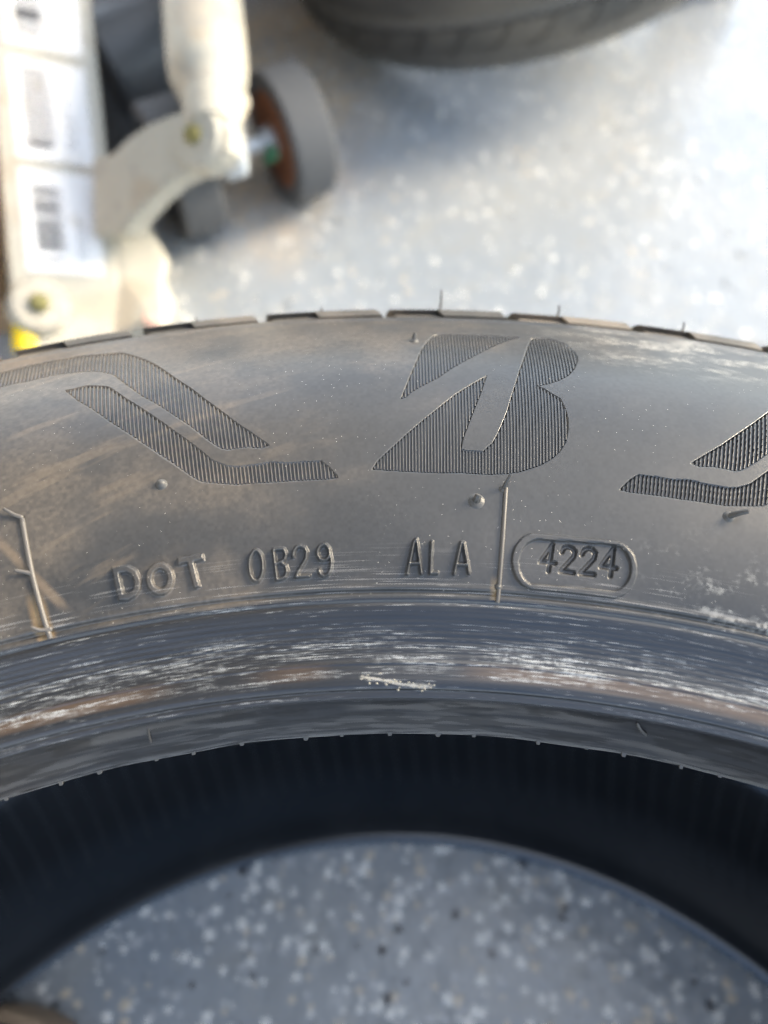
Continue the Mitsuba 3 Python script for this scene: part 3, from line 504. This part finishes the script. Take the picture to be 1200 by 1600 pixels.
# ---------------------------------------------------------------- tyre lying further back
old = thing('tyre', 'blurred black tyre lying on the floor at the top edge', 'tyre')
OK_ = .654; OA, OB_ = -.0311, -.2351
OR = trimesh.transformations.euler_matrix(OA, OB_, 0)
_t = np.linspace(0, 2 * math.pi, 200); _r = (np.c_[OK_ * .25 * np.sin(_t), OK_ * .25 * np.cos(_t), 0 * _t] @ OR[:3, :3].T)[:, 2].min()
OR[:3, 3] = [.1205, .8530, -_r]      # leans with its right side up on a block
def olathe(prof, n=180): 
    m = lathe(np.asarray(prof) * MM * [OK_, 1], np.zeros(3), np.array([0, 0, 1.0]), n); m.apply_transform(OR); return m
OS = [(203, 12), (210, 4), (222, 1), (236, 0), (250, 2), (262, 8), (272, 16)]
part(old, 'sidewall', olathe([(150, 12)][:0] + OS), 'mat_old_tread', smooth=True)
part(old, 'sidewall', olathe([(r, 205 - z) for r, z in OS[::-1]]), 'mat_old_tread', smooth=True)
part(old, 'inner_liner', olathe([(203, 12), (206, 20), (240, 14), (262, 30), (270, 60), (272, 102), (270, 145), (262, 175), (240, 191), (206, 185), (203, 193)]), 'mat_liner', smooth=True)
otr = part(old, 'tread', olathe([(272, 16), (276, 26), (279, 38), (276, 39), (276, 46), (282, 47), (283, 58), (283, 70), (278, 71), (278, 79), (281, 80), (281.5, 102), (277, 103), (277, 111), (281, 112), (280.5, 145), (276, 146), (276, 154), (280, 155), (279, 170), (276, 180), (272, 189)]), 'mat_old_dust', smooth=30)
rib = part(otr, 'rib', olathe([(281.5, 46.6), (283.2, 47.6), (283.9, 50), (283.9, 67), (283.2, 69.6), (282, 70.6)]), 'mat_old_tread', smooth=30)
def oblock(a0, a1, skew, prof):
    V, F = [], []; pr = np.asarray(prof, float); m = len(pr); n = 6
    for i, a in enumerate(np.linspace(a0, a1, n)):
        for r, z in pr:
            b = a + skew * (max(40 - z, 0) / 24) ** 1.6; V.append([OK_ * r * MM * math.sin(b), OK_ * r * MM * math.cos(b), z * MM])
    for i in range(n - 1):
        for k in range(m):
            a, b = i * m + k, i * m + (k + 1) % m; F += [[a, b, b + m], [a, b + m, a + m]]
    for i, fl in ((0, 0), (n - 1, 1)):
        V.append(np.mean(V[i * m:(i + 1) * m], axis=0).tolist()); ci = len(V) - 1
        for k in range(m):
            a, b = i * m + k, i * m + (k + 1) % m; F.append([ci, a, b] if fl else [ci, b, a])
    mesh = tm(V, F); trimesh.repair.fix_normals(mesh); mesh.apply_transform(OR); return mesh
OB = [(272, 17), (276, 20), (282, 27), (284, 34), (284.3, 38.5), (279, 39), (274, 28)]
for k in range(40):
    a = 2 * math.pi * k / 40
    part(otr, 'shoulder_block', oblock(a, a + 2 * math.pi / 40 * .93, .13, OB), 'mat_old_tread', smooth=30)

block = thing('timber_block', 'timber block under the raised side of the tyre at the top edge', 'timber block')
part(block, 'beam', obox([.300, .93, .0335], np.array([.3, .95, 0]), np.array([-.95, .3, 0]), np.array([0, 0, 1.]), .05, .03, .0335, .002), 'mat_card', smooth=30)

# ---------------------------------------------------------------- wheeled stand with bar code stickers
stand = thing('wheeled_stand', 'cream painted wheeled metal stand with three bar code stickers on its sloping post', 'stand')
pb, pt_ = np.array([-.1694, .4538, .0222]), np.array([-.1946, .6448, .1181])
PD = (pt_ - pb) / np.linalg.norm(pt_ - pb)
vc = CAM - (pb + pt_) / 2; PN = vc - PD * (vc @ PD); PN /= np.linalg.norm(PN)
PN = PN + .10 * np.cross(PD, PN); PN /= np.linalg.norm(PN); PX = np.cross(PD, PN)
post_c = (pb + pt_) / 2; HL = np.linalg.norm(pt_ - pb) / 2
part(stand, 'post', obox(post_c - PN * .012, PX, PD, PN, .0285, HL + .01, .012, .003), 'mat_cream', smooth=30)
def plate(c, hx, hy, z=.0003):
    c = c + PN * .0004
    V, F, U = [], [], []
    V = [c + sx * hx * PX + sy * hy * PD for sx, sy in ((-1, -1), (1, -1), (1, 1), (-1, 1))]
    W_ = [v - PN * .0004 for v in V]
    m = tm(V + W_ , [[0, 1, 2], [0, 2, 3], [0, 4, 5], [0, 5, 1], [1, 5, 6], [1, 6, 2], [2, 6, 7], [2, 7, 3], [3, 7, 4], [3, 4, 0]])
    return m, np.array([[0, 0], [1, 0], [1, 1], [0, 1]] * 2, float)
def pix_on_post(px, py):
    c, s = math.cos(ROLL), math.sin(ROLL); a, b = px - 600, py - 800
    return None
for k_, (off, lab) in enumerate(((.0224, 'middle'), (-.0416, 'lower'), (.0885, 'upper'))):
    m, uv = plate(post_c + PD * off + PX * .0005, .0198, .0290)
    uv[:, 0] = uv[:, 0] * .998 + .001 + 10 * k_
    part(stand, 'bar_code_sticker', m, 'mat_label', smooth=False, uv=uv, label=f'white {lab} bar code sticker on the sloping post')
def post_pt(x, y, h=0): return post_c + PX * x + PD * y + PN * h
part(stand, 'bolt_boss', lathe([(.016, -.002), (.0155, .004), (.013, .007), (.0065, .0075), (0, .0075)], post_pt(-.0155, -.0915), PN, 32), 'mat_cream', smooth=30)
part(stand, 'bolt', lathe([(.0055, .006), (.0052, .0105), (.003, .012), (0, .012)], post_pt(-.0155, -.0915), PN, 6), 'mat_brass', smooth=20)
# curved arm from the post to the knuckle
J = np.array([-.0932, .5185, .0961])
E1 = np.array([.8778, -.0178, .4787]); AN = np.array([-.4055, -.5595, .7229]); E2 = np.cross(AN, E1)
outline = [(-68.7, 21.3), (-55.5, 17.5), (-42.9, 20.2), (-29.1, 20.7), (-14.3, 18.6), (-2.4, 16.0), (8.9, 12.3), (15.4, 4.7), (17.3, -4.6), (13.4, -11.9), (6.4, -14.7), (-1.5, -13.9), (-11.3, -11.6), (-23.2, -11.1), (-37.0, -13.8), (-50.3, -18.0), (-62.5, -23.3), (-82.2, -17.0)]
ap = Polygon(outline).buffer(3).buffer(-3)
FR = np.eye(4); FR[:3, 0], FR[:3, 1], FR[:3, 2], FR[:3, 3] = E1 * MM, E2 * MM, AN * MM, J
sl_ = [manifold3d.CrossSection([np.asarray(shapely.geometry.polygon.orient(ap.buffer(-b)).exterior.coords)[:-1].tolist()]).extrude(h).translate((0, 0, z)) for b, h, z in ((0, 13, -16), (.7, 14.4, -16.7), (1.5, 15.2, -17.1), (2.6, 15.8, -17.4))]
am = manifold3d.Manifold.batch_boolean(sl_, manifold3d.OpType.Add).to_mesh(); am = tm(am.vert_properties[:, :3], am.tri_verts); am.apply_transform(FR)
part(stand, 'curved_arm', am, 'mat_cream', smooth=50)
PNJ = AN
part(stand, 'knuckle', lathe([(0, -.016), (.0150, -.016), (.0155, -.014), (.0150, -.001), (.0135, .0012), (.0070, .0016), (0, .0016)], J, AN, 36), 'mat_cream', smooth=30)
part(stand, 'bolt', lathe([(.0052, .001), (.0048, .0042), (.003, .005), (0, .005)], J + E2 * .0005, AN, 6), 'mat_brass', smooth=20)
cyl_d = np.array([-.0108, .0793, .0164]); cyl_d /= np.linalg.norm(cyl_d)
part(stand, 'cylinder', lathe([(0, -.030), (.0130, -.030), (.0145, -.026), (.0150, -.006), (.0165, .000), (.0190, .003), (.0205, .008), (.0215, .020), (.0222, .30), (0, .30)], np.array([-.0896, .5546, .1000]), cyl_d, 48), 'mat_cream', smooth=30, label='thick cream cylinder with chipped paint')
part(stand, 'gusset', rbox([J + E1 * .012 - AN * .008, J + E1 * .006 - AN * .008, np.array([-.0760, .5560, .092]), np.array([-.0850, .5500, .094])], .006), 'mat_cream', smooth=40)
# twin wheel castor
HD = np.array([.49, -.87, 0]); AX = np.array([.87, .49, 0])
WR = .0395
def wheel(c, lab):
    k = part(stand, 'castor_wheel', lathe([(WR * .72, -.0125), (WR * .96, -.0132), (WR * .99, -.012), (WR, -.009), (WR, .009), (WR * .99, .012), (WR * .96, .0132), (WR * .72, .0125)], c, AX, 64), 'mat_wheel', smooth=30, label=lab)
    part(k, 'disc', lathe([(0, -.013), (WR * .25, -.013), (WR * .35, -.010), (WR * .66, -.012), (WR * .73, -.0128), (WR * .73, .0128), (WR * .66, .012), (WR * .3, .012), (0, .012)], c, AX, 48), 'mat_rust' if 'rusty' in lab else 'mat_black', smooth=30)
    part(k, 'hub', lathe([(0, -.021), (.008, -.021), (.009, -.019), (.009, .019), (.008, .021), (0, .021)], c, AX, 24), 'mat_steel', smooth=30)
w1 = np.array([-.057, .612, WR]); w2 = np.array([-.124, .578, WR])
wheel(w1, 'right grey castor wheel with a rusty brown disc'); wheel(w2, 'left grey castor wheel with a black disc')
mid = (w1 + w2) / 2
part(stand, 'axle', tube([w2 - AX * .02, w1 + AX * .02], .005, 16), 'mat_steel', smooth=30)
part(stand, 'castor_fork', rbox([np.array(q) for q in ((-.0789, .5434, .0609), (-.0850, .5410, .0612), (-.0790, .5506, .0883), (-.0850, .5450, .0883), (-.0810, .5620, .0560))], .0040), 'mat_steel', smooth=40, label='pale steel fork of the castor')
part(stand, 'brake_clip', rbox([w1 - AX * .022 + HD * .018 + np.array([0, 0, .008]), w1 - AX * .022 + HD * .024 + np.array([0, 0, .006]), w1 - AX * .026 + HD * .020 + np.array([0, 0, .002])], .0022), 'mat_green', smooth=40)
part(stand, 'cap', rbox([np.array([-.0955, .5486, .0639]), np.array([-.0925, .5496, .0645])], .0045), 'mat_red', smooth=True)
# the dark housing behind and the pale foot
part(stand, 'housing', rbox([np.array(q) for q in ((-.205, .64, .012), (-.120, .66, .012), (-.205, .80, .012), (-.130, .82, .012), (-.205, .66, .070), (-.125, .68, .066), (-.205, .78, .075), (-.135, .80, .07))], .012), 'mat_dark_metal', smooth=40, label='dark housing between the post and the cylinder')
part(stand, 'drum', lathe([(0, -.03), (.026, -.03), (.030, -.026), (.030, .026), (.026, .03), (0, .03)], np.array([-.158, .672, .060]), np.array([.8, .6, .1]), 40), 'mat_dark_metal', smooth=30)
def hull_of(pts, r): return manifold3d.Manifold.batch_hull([manifold3d.Manifold.sphere(r, 24).translate(tuple(map(float, np.asarray(p) - PN * d_))) for p in pts for d_ in (r, .018)])
fm = (hull_of([[-.1479, .5271, .042], [-.1415, .5306, .0395], [-.1282, .5122, .0263], [-.1300, .5003, .0217], [-.1475, .4938, .0271]], .005) + hull_of([[-.1305, .4993, .0234], [-.1237, .4876, .0165], [-.1253, .4697, .0157], [-.1465, .4666, .0165], [-.1475, .4944, .0275]], .005)).to_mesh()
part(stand, 'foot_casting', tm(fm.vert_properties[:, :3], fm.tri_verts), 'mat_cream', smooth=50)
part(stand, 'red_plug', lathe([(0, 0), (.004, 0), (.0044, .002), (.004, .004), (0, .0045)], np.array([-.1300, .4695, .0205]), PN, 20), 'mat_red', smooth=40)
yel = part(stand, 'yellow_cap', lathe([(0, -.012), (.0062, -.012), (.0068, -.010), (.0066, .008), (.0050, .012), (0, .0128)], np.array([-.1915, .4530, .0300]), UP, 24), 'mat_yellow', smooth=40, label='small yellow plastic cap')

# ---------------------------------------------------------------- cardboard beside the stand
card = thing('cardboard_box', 'brown cardboard box standing on the floor left of the cream post', 'cardboard box')
cx, cy = -.345, .62
part(card, 'body', obox([cx, cy, .06], np.array([.98, .17, 0]), np.array([-.17, .98, 0]), np.array([0, 0, 1.]), .105, .16, .06, .002), 'mat_card', smooth=30)
part(card, 'flap', obox([cx + .09, cy, .1225], np.array([.98, .17, 0]), np.array([-.17, .98, 0]), np.array([0, 0, 1.]), .03, .158, .0015, .001), 'mat_card', smooth=30)

card2 = thing('cardboard_box', 'brown cardboard box on the floor behind the cream cylinder, just past the top edge', 'cardboard box')
part(card2, 'body', obox([-.19, 1.06, .11], np.array([.95, .30, 0]), np.array([-.30, .95, 0]), np.array([0, 0, 1.]), .125, .12, .11, .002), 'mat_card', smooth=30)
part(card2, 'flap', obox([-.16, 1.07, .2225], np.array([.95, .30, 0]), np.array([-.30, .95, 0]), np.array([0, 0, 1.]), .06, .118, .0015, .001), 'mat_card', smooth=30)

# ---------------------------------------------------------------- the open bay: roof above, walls left and behind, daylight from the right and the far right
mat('mat_wall', base_color=rgb(.38, .36, .33), roughness=.8, specular=.2)
mat('mat_roof', base_color=rgb(.16, .16, .16), roughness=.7, specular=.2)
bay = thing('workshop_bay', 'open sided workshop bay with a flat grey roof over the floor', 'building')
def box(x0, x1, y0, y1, z0, z1): return trimesh.creation.box(bounds=[[x0, y0, z0], [x1, y1, z1]])
part(bay, 'roof', box(-3.2, -0.05, -1.6, 3.0, 2.9, 3.0), 'mat_roof', smooth=False)
part(bay, 'wall', box(-3.2, -3.0, -4.2, 4.2, 0, 2.897), 'mat_wall', smooth=False)
for x_, y_ in ((-.05, -1.45), (-.05, 2.85)): part(bay, 'post', box(x_ - .15, x_ - .05, y_ - .05, y_ + .05, 0, 2.897), 'mat_roof', smooth=False)

# ---------------------------------------------------------------- shoe in the tyre's opening
shoe = thing('shoe', 'grey shoe toe with a tan sole edge inside the tyre opening', 'shoe')
def shoe_outline(k, n=48):
    o = []
    for i in range(n):
        a = 2 * math.pi * i / n; x = math.cos(a); y = math.sin(a)
        x, y = math.copysign(abs(x) ** .78, x), math.copysign(abs(y) ** .78, y); w = .046 * (1 - .16 * math.exp(-((y + .1) / .35) ** 2)); o.append([w * k * x, .13 * y * (.965 + .035 * k)])
    return np.array(o)
def stack(levels, org, ang):
    V, F = [], []; n = 48; c, s = math.cos(ang), math.sin(ang)
    for k, sh, z in levels:
        o = shoe_outline(k) * [1, sh]
        for x, y in o: V.append([org[0] + c * x - s * y, org[1] + s * x + c * y, z])
    for i in range(len(levels) - 1):
        for k in range(n):
            a, b = i * n + k, i * n + (k + 1) % n; F += [[a, b, b + n], [a, b + n, a + n]]
    z = levels[-1][2]; V.append([org[0], org[1], z]); ci = len(V) - 1; b0 = (len(levels) - 1) * n
    for k in range(n): F.append([ci, b0 + k, b0 + (k + 1) % n])
    return tm(V, F)
SO, SA = np.array([-.163, .028, 0]), -.34
part(shoe, 'sole', stack([(1.0, 1, .0005), (1.03, 1, .004), (1.03, 1, .014), (.98, .99, .017)], SO, SA), 'mat_tan', smooth=40, label='tan sole edge')
part(shoe, 'upper', stack([(.93, .965, .0165), (.95, .968, .026), (.90, .95, .042), (.74, .88, .055), (.5, .7, .062), (.2, .4, .065)], SO, SA), 'mat_leather', smooth=True)
